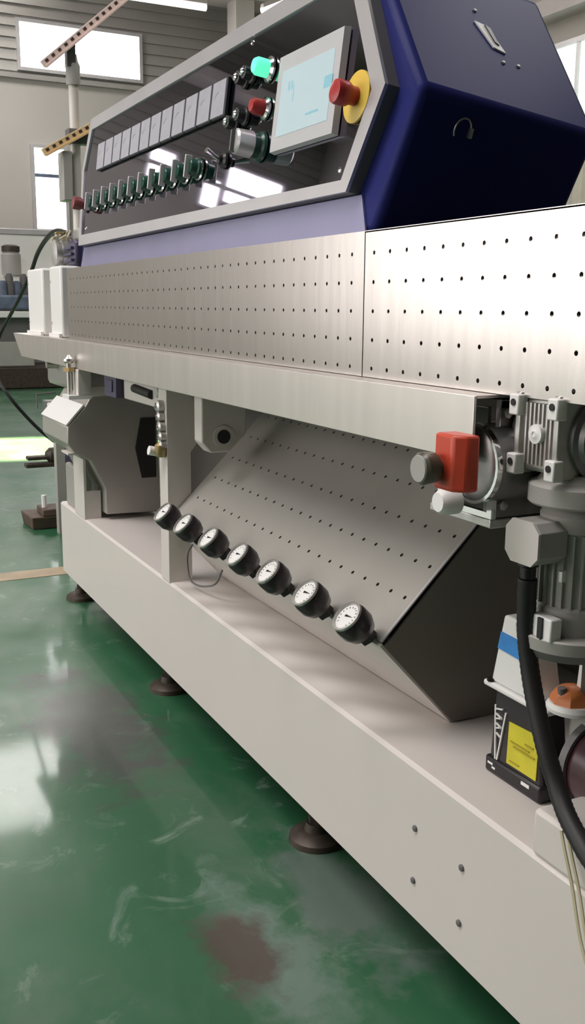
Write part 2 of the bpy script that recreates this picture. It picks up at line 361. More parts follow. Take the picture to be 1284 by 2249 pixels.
for x in (-3.46, -2.49, -1.60, -.72):
    if ft is None:
        ft = bpy.data.objects.new('levelling_foot', None); C.objects.link(ft); ft.parent = bs; ft.location = V((x, .86, 0)) - wpos(bs)
        obj('foot_pad', B().lathe((0, 0, 0), (0, 0, 1), [(0, .058), (.012, .056), (.02, .045), (.024, .026), (.04, .022)], 20), 'iron', ft, at=(x, .86, 0))
        obj('foot_nut', B().lathe((0, 0, .04), (0, 0, 1), [(0, .019), (.016, .019)], 6), 'iron', ft, at=(x, .86, 0))
        obj('threaded_rod', B().cyl((0, 0, .03), (0, 0, .115), .010, 12), 'zinc', ft, at=(x, .86, 0))
        ft['shared'] = 1
    else: again(ft, (x, .86, 0))
bt = None
for x, z in ((-1.163, .264), (-1.041, .264), (-1.163, .174), (-1.041, .174)):
    if bt is None: bt = obj('bolt', B().lathe((0, 0, 0), (0, -1, 0), [(0, .0055), (.003, .005), (.004, .003)], 8), 'motor_d', bs, at=(x, .80, z))
    else: again(bt, (x, .80, z))
# perforated splash ramp
g = thing('splash_ramp', 'sloping grey perforated steel splash plate behind the row of gauges', 'splash plate', (-1.79, .95, .53))
NR = V((0, -.7071, .7071)); UR = V((0, .7071, .7071)); R0 = V((0, .8005, .5325))
def rp(x, v, d=0): return V((x, 0, 0)) + R0 + UR * v - NR * d
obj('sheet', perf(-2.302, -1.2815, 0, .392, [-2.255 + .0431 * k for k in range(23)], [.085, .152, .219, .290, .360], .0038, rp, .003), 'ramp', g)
obj('backing', B().prism([rp(-2.29, .02, .012), rp(-2.29, .385, .012), rp(-2.29, .385, .02), rp(-2.29, .02, .02)], [rp(-1.288, .02, .012), rp(-1.285, .43, .012), rp(-1.285, .43, .02), rp(-1.285, .02, .02)]), 'dark', g)
obj('edge_strip', B().prism([rp(-1.2814, 0, -.003), rp(-1.2814, .44, -.003), rp(-1.2814, .44, -.0005), rp(-1.2814, 0, -.0005)], [rp(-1.276, 0, -.003), rp(-1.276, .44, -.003), rp(-1.276, .44, -.0005), rp(-1.276, 0, -.0005)]), 'trim', g)
# lug hanging under the ledge
g = thing('bearing_lug', 'cream lug with a round bore hanging under the ledge', 'bracket', (-2.17, .88, .72))
def lugp(x): return [(x, .832, .87), (x, .832, .745), (x, .855, .719), (x, .905, .719), (x, .946, .76), (x, .95, .87)]
obj('lug_plate', B().prism(lugp(-2.20), lugp(-2.15)), 'cream', g, bev=.004)
obj('bore_ring', B().lathe((-2.152, .887, .757), (1, 0, 0), [(0, .026), (.006, .026), (.006, .017), (-.03, .017)], 24, False, True), 'cream', g)
obj('bore', B().cyl((-2.152, .887, .757), (-2.145, .887, .757), .0165, 24), 'dark', g, label='dark round bore')

# ------------------------------------------------------------------ pressure gauges
GA = [(x * .87, .759) for x in (-2.535, -2.376, -2.196, -2.015, -1.849, -1.672, -1.503)]
ORD = ['leftmost', 'second from left', 'third from left', 'fourth from left', 'third from right', 'second from right', 'rightmost']
g0 = None; GL = 'round pressure gauges along the splash plate'
for k, (x, y) in enumerate(GA):
    lab = 'black pressure gauge with pale dial, %s of the seven in the row' % ORD[k]
    if k == 0: lab = 'black pressure gauge in front of the cream column, at the left end'
    if k == 6: lab = 'nearest and largest black pressure gauge, beside the ramp corner'
    p = (x, y - .002, .569)
    if g0 is None:
        g0 = thing('pressure_gauge', lab, 'gauge', p, GL); O = V((0, 0, 0))
        obj('gauge_body', B().lathe(O + NR * .002, -NR, [(-.004, .026), (0, .0295), (.005, .0305), (.022, .0305), (.028, .028), (.036, .025), (.038, .014)], 28, True, True), 'gauge', g0, at=p)
        d = obj('dial', B().lathe(O + NR * .0062, NR, [(0, .0235), (.0006, .0235)], 28), 'white', g0, at=p, label='pale dial face')
        obj('needle', B().prism([O + NR * .0072 + V((.014, .002, .002)), O + NR * .0072 + V((-.006, .002, .002)), O + NR * .0072 + V((-.006, -.001, -.001))], [O + NR * .0078 + V((.014, .002, .002)), O + NR * .0078 + V((-.006, .002, .002)), O + NR * .0078 + V((-.006, -.001, -.001))]), 'black', d, at=p)
        tk = B()
        a1 = V((1, 0, 0)); a2 = V((0, .7071, .7071))
        for j in range(14):
            an = math.radians(-45 + j * 270 / 13); dr = a1 * math.cos(an) + a2 * math.sin(an); sd = dr.cross(NR) * .0007
            tk.face(NR * .0071 + dr * .0165 + sd, NR * .0071 + dr * .020 + sd, NR * .0071 + dr * .020 - sd, NR * .0071 + dr * .0165 - sd)
        obj('dial_ticks', tk, 'black', d, at=p)
        obj('rim', B().lathe(O + NR * .006, NR, [(0, .0285), (.004, .028), (.0045, .0245), (.001, .0235)], 28, False, False), 'zinc', g0, at=p)
        obj('stem', B().cyl(O - NR * .03, O - NR * .0525, .011, 12).lathe(O - NR * .040, -NR, [(0, .017), (.0115, .017)], 6), 'gauge', g0, at=p)
    else:
        c = copy_tree(g0); c.location = p; c['label'] = lab
# wire bail on the gauge rail
tag(obj('wire_bail', B().tube(spline([(-2.262, .848, .472), (-2.262, .835, .452), (-2.258, .832, .42), (-2.24, .832, .388), (-2.20, .835, .383), (-2.15, .84, .392), (-2.10, .845, .412), (-2.095, .86, .445)], 6), .0026, 8), 'motor_d'), 'thin dark wire loop hanging below the left gauges', 'wire')

# ------------------------------------------------------------------ control cabinet (leaning back)
KL = .13
def P(x, z, d=0.0): return V((x, .84 + KL * (z - 1.249) - d * .9917, z + KL * d * .9917))
def off(pts, d): return [P(x, z, d) for x, z in pts]
cab = thing('control_cabinet', 'long navy blue control cabinet with a dark mirror front panel', 'control cabinet', (-2.3, 1.0, 1.178))
CP = [(-3.30, 1.182), (-3.34, 1.483), (-3.29, 1.665), (-1.556, 1.665), (-1.339, 1.396), (-1.430, 1.182)]
obj('cabinet_shell', B().prism(off(CP, -.024), off(CP, -.385)), 'blue', cab, bev=.014, seg=3)
DP = [(-3.246, 1.249), (-3.285, 1.483), (-3.229, 1.637), (-1.553, 1.637), (-1.406, 1.405), (-1.490, 1.249)]
DI = [(-3.222, 1.281), (-3.260, 1.483), (-3.206, 1.602), (-1.570, 1.602), (-1.447, 1.403), (-1.512, 1.270)]
obj('skirt_sheen', B().prism(off([(-3.28, 1.186), (-3.262, 1.247), (-1.475, 1.247), (-1.447, 1.186)], -.0235), off([(-3.28, 1.186), (-3.262, 1.247), (-1.475, 1.247), (-1.447, 1.186)], -.020)), 'skirt', cab, label='pale lavender painted sheen of the blue face under the door')  # added strip; its lavender stands in for the blue face's bright reflection
dr = obj('door', B().prism(off(DP, -.003), off(DP, -.026)), 'motor_d', cab)
obj('door_trim', B().ring(off(DP, .003), off(DI, .003), off(DP, -.003), off(DI, -.003)), 'trim', dr)
obj('mirror_panel', B().prism(off(DI, -.002), off(DI, -.004)), 'panel', dr)
ND = (P(0, 1.4, 1) - P(0, 1.4)).normalized(); UD = (P(0, 1.5) - P(0, 1.4)).normalized()
# twelve ammeters in a row
m0 = None
for k in range(12):
    at = P(-3.048 + k * .0853, 1.502)
    if m0 is None:
        a = lambda x, s, d: V((x, 0, 0)) + UD * s + ND * d
        m0 = obj('ammeter', B().prism([a(-.040, -.040, 0), a(.040, -.040, 0), a(.040, .040, 0), a(-.040, .040, 0)], [a(-.040, -.040, .006), a(.040, -.040, .006), a(.040, .040, .006), a(-.040, .040, .006)]), 'black', cab, at=at)
        obj('meter_face', B().prism([a(-.0375, -.038, .006), a(.0375, -.038, .006), a(.0375, .038, .006), a(-.0375, .038, .006)], [a(-.037, -.0375, .010), a(.037, -.0375, .010), a(.037, .0375, .010), a(-.037, .0375, .010)]), 'grey_lab', m0, at=at)
        obj('meter_scale', B().tube([a(.024 * math.cos(t), -.012 + .026 * math.sin(t), .0102) for t in [math.pi * (.2 + .06 * i) for i in range(11)]], .0005, 5), 'bezel', m0, at=at)
    else: again(m0, at)
# eleven selector switches below
s0 = None
for k in range(11):
    at = P(-3.075 + k * .087, 1.368)
    if s0 is None:
        s0 = obj('selector_switch', B().lathe((0, 0, 0), ND, [(0, .023), (.010, .023), (.012, .0195), (.026, .018), (.028, .016)], 20), 'green', cab, at=at)
        obj('switch_handle', B().prism([ND * .022 + V((-.0045, 0, 0)) - UD * .026, ND * .022 + V((.0045, 0, 0)) - UD * .026, ND * .022 + V((.0045, 0, 0)) + UD * .026, ND * .022 + V((-.0045, 0, 0)) + UD * .026],
                                       [ND * .038 + V((-.003, 0, 0)) - UD * .025, ND * .038 + V((.003, 0, 0)) - UD * .025, ND * .038 + V((.003, 0, 0)) + UD * .025, ND * .038 + V((-.003, 0, 0)) + UD * .025]), 'trim', s0, at=at, bev=.0015)
        obj('switch_ring', B().lathe(ND * .001, ND, [(0, .0265), (.004, .0255), (.0045, .022)], 20, True, False), 'chrome', s0, at=at)
    else: again(s0, at)
# emergency stop buttons: one far left, one beside the screen
def stop_button(x, z, m, label, big):
    p = P(x, z)
    r = 1.0
    e = obj('emergency_stop', B().lathe(p, ND, [(0, .042 if big else .024), (.004, .042 if big else .024), (.005, .038 if big else .022)], 28), 'yellow' if big else 'motor_d', cab, label=label)
    obj('stop_head', B().lathe(p, ND, [(.004, .015), (.016, .0155), (.022, .0195), (.040, .0205), (.045, .0185), (.047, .012)], 24), m, e)
    return e
stop_button(-1.494, 1.400, 'red', 'red mushroom button on a yellow disc', True)
stop_button(-3.195, 1.372, 'dullred', 'dull red mushroom button at the left end', False)
# push buttons
def button(x, z, m, ring='chrome', r=.0175, h=.034, lab=None):
    p = P(x, z); o = obj('push_button', B().lathe(p, ND, [(0, r * 1.32), (.004, r * 1.3), (.008, r * 1.02)], 22, True, True), ring, cab, label=lab)
    obj('button_cap', B().lathe(p, ND, [(.006, r * .92), (h * .8, r * .92), (h, r * .7), (h + .001, r * .3)], 20), m, o)
    return o
button(-1.868, 1.517, 'green_lit', h=.036, r=.019, lab='lit green push button')
button(-1.865, 1.443, 'red', h=.034, r=.017, lab='red push button')
def key_switch(x, z, r=.014):
    p = P(x, z); o = obj('key_switch', B().lathe(p, ND, [(0, r * 1.35), (.005, r * 1.3), (.007, r), (.022, r * .95), (.024, r * .7)], 18), 'black', cab)
    obj('key_barrel', B().lathe(p, ND, [(.020, r * .62), (.027, r * .6), (.030, r * .3)], 14), 'chrome', o)
for x, z in ((-1.985, 1.520), (-1.952, 1.524), (-1.965, 1.444), (-2.015, 1.437)): key_switch(x, z)
p = P(-1.868, 1.371)
o = obj('rotary_switch', B().lathe(p, ND, [(0, .030), (.006, .029), (.010, .024), (.026, .024)], 24), 'green', cab, label='large chrome rotary switch below the buttons')
obj('rotary_knob', B().lathe(p, ND, [(.024, .026), (.056, .0245), (.060, .020)], 24), 'trim', o)
obj('knob_pointer', B().prism([p + ND * .058 + V((-.004, 0, 0)) - UD * .022, p + ND * .058 + V((.004, 0, 0)) - UD * .022, p + ND * .058 + V((.004, 0, 0)) + UD * .022, p + ND * .058 + V((-.004, 0, 0)) + UD * .022],
                             [p + ND * .067 + V((-.003, 0, 0)) - UD * .020, p + ND * .067 + V((.003, 0, 0)) - UD * .020, p + ND * .067 + V((.003, 0, 0)) + UD * .020, p + ND * .067 + V((-.003, 0, 0)) + UD * .020]), 'motor_d', o)
p = P(-2.055, 1.368)
o = obj('toggle_switch', B().lathe(p, ND, [(0, .018), (.005, .017), (.009, .011), (.016, .010)], 16), 'black', cab)
obj('toggle_lever', B().tube([p + ND * .014, p + ND * .03 + V((.004, 0, .006)), p + ND * .046 + V((.008, 0, .012))], [.004, .005, .007], 10), 'chrome', o)
# touch screen
a = lambda x, z, d: P(x, z, d)
ts = obj('touch_screen', B().prism([a(-1.800, 1.347, 0), a(-1.548, 1.347, 0), a(-1.548, 1.523, 0), a(-1.800, 1.523, 0)], [a(-1.798, 1.349, .012), a(-1.550, 1.349, .012), a(-1.550, 1.521, .012), a(-1.798, 1.521, .012)]), 'bezel', cab, label='touch screen in a pale grey bezel')
obj('display', B().prism([a(-1.778, 1.373, .011), a(-1.572, 1.373, .011), a(-1.572, 1.493, .011), a(-1.778, 1.493, .011)], [a(-1.777, 1.374, .0128), a(-1.573, 1.374, .0128), a(-1.573, 1.492, .0128), a(-1.777, 1.492, .0128)]), 'display', ts, label='pale cyan lit display')
mk = B()
for x, z, ww, hh in ((-1.745, 1.452, .006, .016), (-1.733, 1.452, .006, .016), (-1.722, 1.43, .003, .03), (-1.60, 1.43, .03, .02), (-1.66, 1.395, .05, .004)):
    mk.face(a(x, z, .0131), a(x + ww, z, .0131), a(x + ww, z + hh, .0131), a(x, z + hh, .0131))
obj('display_marks', mk, 'mark', ts)
for x, z in ((-1.528, 1.289), (-1.475, 1.392), (-1.98, 1.592), (-3.19, 1.30)):
    obj('screw', B().lathe(P(x, z, -.002), ND, [(0, .0055), (.002, .005), (.003, .002)], 10), 'chrome', cab)
# fittings on the folded end of the cabinet
XK, ZK = -1.339, 1.396
def zl(y, z): return z + KL * (y - .84 - KL * (z - 1.249))
def EU(y, z, d=0): n = V((.78, -.05, .62)).normalized(); return V((XK - .807 * (zl(y, z) - ZK), y, z)) + n * d
def EL(y, z, d=0): n = V((.92, .0, -.39)).normalized(); return V((XK - .4257 * (ZK - zl(y, z)), y, z)) + n * d
sl = obj('lock_plate', B().prism([EU(1.070, 1.536, -.01), EU(1.085, 1.488, -.01), EU(1.108, 1.480, -.01), EU(1.094, 1.530, -.01)], [EU(1.070, 1.536, .003), EU(1.085, 1.488, .003), EU(1.108, 1.480, .003), EU(1.094, 1.530, .003)]), 'white', cab, label='white lock plate with a dark keyhole slot')
obj('keyhole', B().prism([EU(1.088, 1.530, .002), EU(1.092, 1.497, .002), EU(1.099, 1.492, .002), EU(1.098, 1.524, .002)], [EU(1.088, 1.530, .005), EU(1.092, 1.497, .005), EU(1.099, 1.492, .005), EU(1.098, 1.524, .005)]), 'black', sl)
for y, z in ((1.092, 1.462), (1.125, 1.46), (1.085, 1.56)):
    obj('rivet', B().lathe(EU(y, z, -.004), (.78, 0, .62), [(0, .004), (.006, .004), (.007, .002)], 8), 'zinc', cab)
lr = obj('key_ring', B().tube([EL(.972 + .015 * math.cos(t), 1.338 + .017 * math.sin(t), .002) for t in [math.pi * (.0 + .0833 * i) for i in range(15)]], .0016, 6), 'zinc', cab)
obj('key_tab', B().prism([EL(.984, 1.342, 0), EL(.990, 1.342, 0), EL(.990, 1.328, 0), EL(.984, 1.328, 0)], [EL(.984, 1.342, .006), EL(.990, 1.342, .006), EL(.990, 1.328, .006), EL(.984, 1.328, .006)]), 'zinc', cab)
# rail behind the guard panel on the right of the cabinet
g = thing('rear_rail', 'dark rail with a steel strip behind the guard panel right of the cabinet', 'rail', (-.8, 1.3, 1.176))
obj('rail_bar', B().box(-1.36, .2, 1.30, 1.40, 1.235, 1.272), 'black', g, bev=.004)
obj('rail_strip', B().box(-1.36, .2, 1.27, 1.34, 1.20, 1.222), 'steel', g)
for x in (-1.3, -.3): obj('rail_post', B().box(x, x + .06, 1.31, 1.37, .95, 1.235), 'motor_d', g)

# ------------------------------------------------------------------ left end of the machine
def cover(x0, x1, label, y1):
    g = thing('end_cover', label, 'machine cover', ((x0 + x1) / 2, .8, .952))
    obj('cover_shell', B().box(x0, x1, .80, y1, .9525, 1.19), 'white', g, bev=.008)
    obj('cover_flange', B().box(x0 + .005, x1 - .005, .79, .80, .9525, .965), 'white', g)
    for z in (1.0, 1.14): obj('screw', B().lathe((x0 + .02, .80, z), (0, -1, 0), [(0, .005), (.002, .005), (.003, .002)], 8), 'zinc', g)
cover(-3.885, -3.635, 'wide white end cover at the far left of the ledge', 1.1)
cover(-3.515, -3.355, 'narrow white end cover next to the left end of the guard panel', 1.1)
obj('cover_bridge', B().box(-3.636, -3.517, .86, 1.1, .9525, 1.17), 'motor', bpy.data.objects['end_cover'])
# head cover: eight-sided sheet metal box on the left column
def octp(x): return [(x, .744, .680), (x, .742, .626), (x, .765, .594), (x, .816, .566), (x, .862, .470), (x, .862, .386), (x, 1.05, .380), (x, 1.043, .717), (x, 1.005, .776), (x, .823, .776), (x, .803, .743)]
g = thing('head_cover', 'grey many-sided sheet metal head cover under the left end of the ledge', 'machine cover', (-3.3, .9, .38))
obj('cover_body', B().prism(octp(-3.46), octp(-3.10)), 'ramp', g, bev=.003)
obj('cover_lid', B().prism([(-3.46, .7430, .683), (-3.46, .801, .746), (-3.46, .797, .750), (-3.46, .739, .687)], [(-3.10, .7430, .683), (-3.10, .801, .746), (-3.10, .797, .750), (-3.10, .739, .687)]), 'white', g, label='pale sloping lid')
obj('slot', B().prism([(-3.102, .985, .70), (-3.102, .965, .60), (-3.102, .985, .50), (-3.102, 1.035, .50), (-3.102, 1.035, .70)], [(-3.096, .985, .70), (-3.096, .965, .60), (-3.096, .985, .50), (-3.096, 1.035, .50), (-3.096, 1.035, .70)]), 'dark', g, label='dark slot in the end face')
obj('foot_flange', B().box(-3.2, -3.11, .745, .86, .588, .594), 'cream', g)
# adjusting screw through the ledge
g = thing('adjusting_screw', 'upright adjusting screw in front of the ledge above the head cover', 'screw', (-3.04, .75, .79))
obj('screw_shaft', B().cyl((-3.04, .741, .776), (-3.04, .741, .89), .008, 12), 'zinc', g)
obj('screw_eye', B().lathe((-3.04, .741, .885), (0, 0, 1), [(0, .012), (.006, .016), (.014, .015), (.022, .008), (.026, .004)], 14), 'zinc', g)
obj('screw_nut', B().lathe((-3.04, .741, .86), (0, 0, 1), [(0, .02), (.012, .02)], 6), 'brass', g)
obj('screw_bracket', B().box(-3.06, -3.0, .757, .80, .788, .8675), 'cream', g, bev=.003)
obj('bracket_shoe', B().box(-3.085, -3.0, .728, .80, .7765, .788), 'white', g)
# small parts between the head cover and the ledge
tag(obj('junction_block', B().box(-2.86, -2.74, .80, .88, .8, .868).box(-2.83, -2.77, .796, .80, .815, .85), 'purple', bev=.003), 'small violet block tucked under the ledge behind the adjusting screw', 'block')
g = thing('slide_rail', 'cream slide rail under the ledge between violet block and column', 'rail', (-2.6, .82, .79))
obj('rail_body', B().box(-2.73, -2.37, .82, .92, .80, .868), 'cream', g, bev=.004)
obj('rail_slot', B().cyl((-2.62, .818, .838), (-2.47, .818, .832), .012, 12), 'dark', g)
obj('rail_nut', B().lathe((-2.40, .822, .85), (0, -1, 0), [(0, .02), (.018, .02)], 6), 'zinc', g)
g = thing('under_ledge_motor', 'grey motor housing under the far left end of the ledge', 'motor', (-3.6, .86, .77))
obj('housing', B().box(-3.80, -3.47, .84, 1.0, .765, .868), 'motor', g, bev=.02)
obj('housing_nose', B().cyl((-3.47, .86, .838), (-3.26, .84, .83), .020, 14), 'iron', g)
obj('terminal', B().cyl((-3.62, .84, .85), (-3.62, .80, .85), .016, 12), 'zinc', g)
# clamp chain and valve on the middle column
g = thing('hose_clamp_chain', 'pitted metal clamp and valve fixed to the top of the middle column', 'clamp', (-2.33, .79, .70))
pr = None
for k, (x, z, r) in enumerate(((-2.335, .815, .016), (-2.33, .79, .013), (-2.325, .765, .014), (-2.32, .742, .013), (-2.318, .72, .012))):
    pp = (x, .794, z)
    obj('clamp_link', B().lathe(pp, (0, -1, 0), [(-.006, r), (.008, r), (.012, r * .6), (.004, r * .5)], 12), 'zinc' if k % 2 else 'alu', g)
obj('valve_body', B().lathe((-2.322, .79, .69), (0, 0, 1), [(0, .010), (.01, .016), (.03, .016), (.036, .009)], 12), 'brass', g)
obj('valve_handle', B().cyl((-2.345, .788, .70), (-2.345, .765, .705), .012, 12), 'white', g)
# drive motor with wiring on top of the left end
g = thing('drive_motor', 'violet-grey drive motor with tangled fittings atop the left end covers', 'motor', (-3.4, .9, 1.19))
obj('motor_body', B().box(-3.46, -3.352, .85, .98, 1.191, 1.275), 'purple', g, bev=.012)
obj('motor_fins', B().box(-3.455, -3.36, .84, .85, 1.205, 1.213).box(-3.455, -3.36, .84, .85, 1.225, 1.233).box(-3.455, -3.36, .84, .85, 1.245, 1.253), 'purple', g)
obj('motor_cap', B().box(-3.45, -3.36, .87, .96, 1.275, 1.315), 'motor', g, bev=.008)
obj('pulley', B().lathe((-3.53, .86, 1.238), (0, -1, 0), [(0, .045), (.012, .045), (.014, .038), (.026, .038), (.028, .045), (.036, .045), (.04, .02)], 24), 'alu', g)
obj('gear_body', B().box(-3.66, -3.462, .87, 1.0, 1.191, 1.27), 'motor', g, bev=.015)
rr = random.Random(3)
for k in range(5):
    x = -3.62 + k * .05; hp = [(x, .86, 1.255 + rr.random() * .02)]
    for j in range(3): hp.append((x + rr.uniform(-.03, .05), .85 + rr.uniform(-.02, .02), 1.275 + rr.uniform(0, .035)))
    obj('wire', B().tube(spline(hp, 5), .004, 6), ('wire', 'arm2', 'brass')[k % 3], g)
obj('connector', B().cyl((-3.74, .9, 1.191), (-3.74, .9, 1.222), .018, 12), 'motor_d', g)
hp = [(-3.50, .87, 1.30), (-3.58, .86, 1.318), (-3.70, .86, 1.318), (-3.85, .86, 1.29), (-4.0, .865, 1.25), (-4.17, .875, 1.19), (-4.45, .88, 1.09), (-4.72, .88, 1.0), (-4.95, .87, .90), (-5.0, .85, .80), (-4.85, .845, .70), (-4.80, .88, .63), (-4.80, .94, .55), (-4.80, 1.02, .46), (-4.78, 1.10, .39), (-4.7, 1.16, .34), (-4.1, 1.15, .30), (-3.488, 1.14, .30)]
tag(obj('cable', B().tube(spline(hp, 6), .0085, 8), 'rubber'), 'black cable arching over the left end covers and down to the floor side', 'cable')
# switch box with handle on the far left
g = thing('foot_switch_box', 'small grey box with wire guard beyond the head cover', 'switch box', (-4.5, 1.0, .58))
obj('guard_loop', B().tube([(-4.5, .945, .60), (-4.5, .945, .665), (-4.5, 1.03, .67)], .004, 6), 'motor_d', g)
obj('box_body', B().box(-4.6, -4.5, .99, 1.05, .575, .63), 'motor_d', g, bev=.006)
obj('box_lever', B().cyl((-4.5, 1.02, .61), (-4.46, .99, .62), .01, 10), 'white', g)
obj('box_post', B().box(-4.58, -4.53, 1.03, 1.07, 0, .58), 'motor', g)
# pedal and block
g = thing('floor_pedal', 'dark forked pedal with violet housing beyond the left column', 'pedal', (-5.3, 1.15, 0))
obj('pedal_prong', B().box(-5.25, -5.19, 1.03, 1.19, .255, .275), 'iron', g, bev=.006)
obj('pedal_prong', B().box(-5.25, -5.19, 1.02, 1.19, .215, .24), 'iron', g, bev=.006)
obj('pedal_hub', B().lathe((-5.22, 1.13, .275), (0, 1, 0), [(0, .02), (.02, .04), (.07, .045), (.09, .03)], 14), 'iron', g)
obj('pedal_housing', B().box(-5.28, -5.16, 1.185, 1.30, .20, .29), 'purple', g, bev=.02)
obj('pedal_stem', B().box(-5.26, -5.18, 1.20, 1.27, 0, .20), 'motor_d', g)
g = thing('anchor_block', 'brown iron anchor block on the floor beyond the beam end', 'block', (-4.7, 1.0, 0))
obj('block_base', B().prism([(-4.85, .925, .0), (-4.66, .935, 0), (-4.66, 1.12, 0), (-4.85, 1.12, 0)], [(-4.85, .915, .065), (-4.64, .925, .065), (-4.64, 1.12, .065), (-4.85, 1.12, .065)]), 'rust', g, bev=.006)
obj('block_step', B().box(-4.78, -4.64, .98, 1.1, .065, .10), 'rust', g, bev=.005)
obj('block_bolt', B().cyl((-4.70, 1.0, .10), (-4.70, 1.0, .16), .012, 8), 'white', g)

# ------------------------------------------------------------------ gear motor on the right
g = thing('bearing_block', 'shiny bearing block with round housing beside the end of the ledge', 'bearing block', (-1.07, .86, .785))
obj('bottom_plate', B().box(-1.15, -1.010, .795, .93, .776, .788), 'alu', g, bev=.0015)
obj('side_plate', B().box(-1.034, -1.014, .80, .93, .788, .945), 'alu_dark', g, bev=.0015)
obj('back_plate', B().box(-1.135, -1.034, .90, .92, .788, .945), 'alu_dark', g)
obj('top_plate', B().box(-1.135, -1.014, .80, .93, .933, .945), 'alu', g, bev=.0015)
obj('face_frame', B().ring([(-1.135, .797, .788), (-1.012, .797, .788), (-1.012, .797, .946), (-1.135, .797, .946)], [(-1.125, .797, .796), (-1.022, .797, .796), (-1.022, .797, .936), (-1.125, .797, .936)], [(-1.135, .805, .788), (-1.012, .805, .788), (-1.012, .805, .946), (-1.135, .805, .946)], [(-1.125, .805, .796), (-1.022, .805, .796), (-1.022, .805, .936), (-1.125, .805, .936)]), 'chrome', g)
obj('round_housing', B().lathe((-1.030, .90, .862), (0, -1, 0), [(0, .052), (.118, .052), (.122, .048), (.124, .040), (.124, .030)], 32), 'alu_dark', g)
obj('housing_rim', B().lathe((-1.030, .784, .862), (0, -1, 0), [(0, .0535), (.008, .0535), (.008, .049)], 32, False, False), 'chrome', g)
bq = None
for zz in (.806, .928):
    for yy in (.815, .915):
        if bq is None: bq = obj('bolt', B().lathe((0, 0, 0), (1, 0, 0), [(0, .007), (.005, .007), (.006, .004)], 6), 'zinc', g, at=(-1.014, yy, zz))
        else: again(bq, (-1.014, yy, zz))
obj('oil_cup', B().lathe((-1.056, .772, .808), (0, -1, 0), [(0, .018), (.022, .018), (.030, .013)], 18), 'white', g)
g = thing('red_cam_box', 'orange-red chamfered cam box with an olive knob in front of the bearing block', 'cam box', (-1.0, .72, .84))
xa, xb, ya, yb, c = -1.012, -.960, .703, .735, .014
rb = [(xa, ya), (xb - c, ya), (xb, ya + c), (xb, yb), (xa, yb)]
obj('box_body', B().prism([(x, y, .838) for x, y in rb], [(x, y, .909) for x, y in rb]), 'orange', g, bev=.004)
obj('knob', B().lathe((-1.000, .703, .866), (0, -1, 0), [(0, .010), (.006, .010), (.008, .019), (.026, .021), (.030, .018)], 20), 'olive', g)
obj('knob_cap', B().lathe((-1.000, .673, .866), (0, -1, 0), [(0, .0175), (.002, .0165)], 20), 'motor', g)
gm = thing('gear_motor', 'grey upright gear motor with finned worm gearbox at the right edge', 'gear motor', (-.93, .86, .64))
obj('coupling_ring', B().lathe((-1.012, .865, .905), (1, 0, 0), [(.003, .044), (.018, .048), (.020, .054), (.034, .054), (.036, .05), (.05, .05)], 32), 'alu', gm)
gb = obj('gearbox', B().box(-.966, -.902, .806, .92, .862, .956), 'alu', gm, bev=.006)
for k in range(7): obj('fin', B().box(-.957 + k * .0075, -.954 + k * .0075, .799, .807, .872, .948), 'alu', gb)
obj('flange_strip', B().box(-.974, -.964, .797, .92, .858, .96), 'alu', gb, bev=.002)
obj('flange_strip', B().box(-.904, -.894, .797, .92, .858, .96), 'alu', gb, bev=.002)
for x in (-.970, -.899):
    for z in (.87, .944):
        e = obj('ear', B().box(x - .009, x + .009, .790, .806, z - .013, z + .013), 'white', gb, bev=.002)
        obj('bolt_hole', B().cyl((x, .7895, z + .003), (x, .7885, z + .003), .0045, 10), 'dark', e)
obj('plug', B().lathe((-.932, .806, .911), (0, -1, 0), [(0, .012), (.012, .012), (.012, .008), (.014, .0035), (.013, .0035)], 14), 'white', gb)
obj('bore_flange', B().lathe((-.896, .868, .905), (1, 0, 0), [(0, .054), (.008, .053), (.010, .046), (.016, .043), (.016, .036), (.022, .034), (.022, .026)], 32, True, False), 'alu_dark', gb)
obj('bore', B().lathe((-.880, .868, .905), (1, 0, 0), [(0, .026), (.001, .026)], 24), 'dark', gb)
CX, CY = -.922, .862
obj('motor_flange', B().lathe((CX, CY, .822), (0, 0, 1), [(0, .060), (.003, .063), (.024, .063), (.027, .060), (.030, .052), (.04, .045)], 36), 'motor', gm)
obj('end_bell', B().lathe((CX, CY, .79), (0, 0, 1), [(0, .046), (.02, .046), (.026, .042), (.034, .036)], 32), 'motor', gm)
mb = obj('motor_body', B().lathe((CX, CY, .690), (0, 0, 1), [(0, .042), (.10, .042)], 32), 'motor', gm)
for k in range(24):
    an = 2 * math.pi * k / 24; R = Matrix.Translation((CX, CY, 0)) @ Matrix.Rotation(an, 4, 'Z')
    obj('cooling_fin', B().box(.040, .0465, -.0012, .0012, .695, .788, R), 'motor', mb)
obj('fan_cover', B().lathe((CX, CY, .655), (0, 0, 1), [(0, .046), (.036, .046), (.04, .043)], 32), 'motor', gm)
obj('base_disc', B().lathe((CX, CY, .640), (0, 0, 1), [(0, .066), (.016, .068), (.018, .066)], 36), 'motor', gm)
obj('disc_underside', B().lathe((CX, CY, .628), (0, 0, 1), [(0, .058), (.0125, .064)], 36), 'motor_d', gm)
ck = obj('cover_clip', B().box(-.928, -.888, .80, .818, .655, .685), 'white', gm, bev=.002)
obj('clip_screw', B().box(-.910, -.902, .797, .801, .656, .684), 'black', ck)
def oc(x0, x1, z0, z1, c, y): return [(x0 + c, y, z0), (x1 - c, y, z0), (x1, y, z0 + c), (x1, y, z1 - c), (x1 - c, y, z1), (x0 + c, y, z1), (x0, y, z1 - c), (x0, y, z0 + c)]
tb = obj('terminal_box', B().prism(oc(-.956, -.896, .752, .805, .011, .783), oc(-.956, -.896, .752, .805, .011, .825)), 'motor', gm, bev=.001)
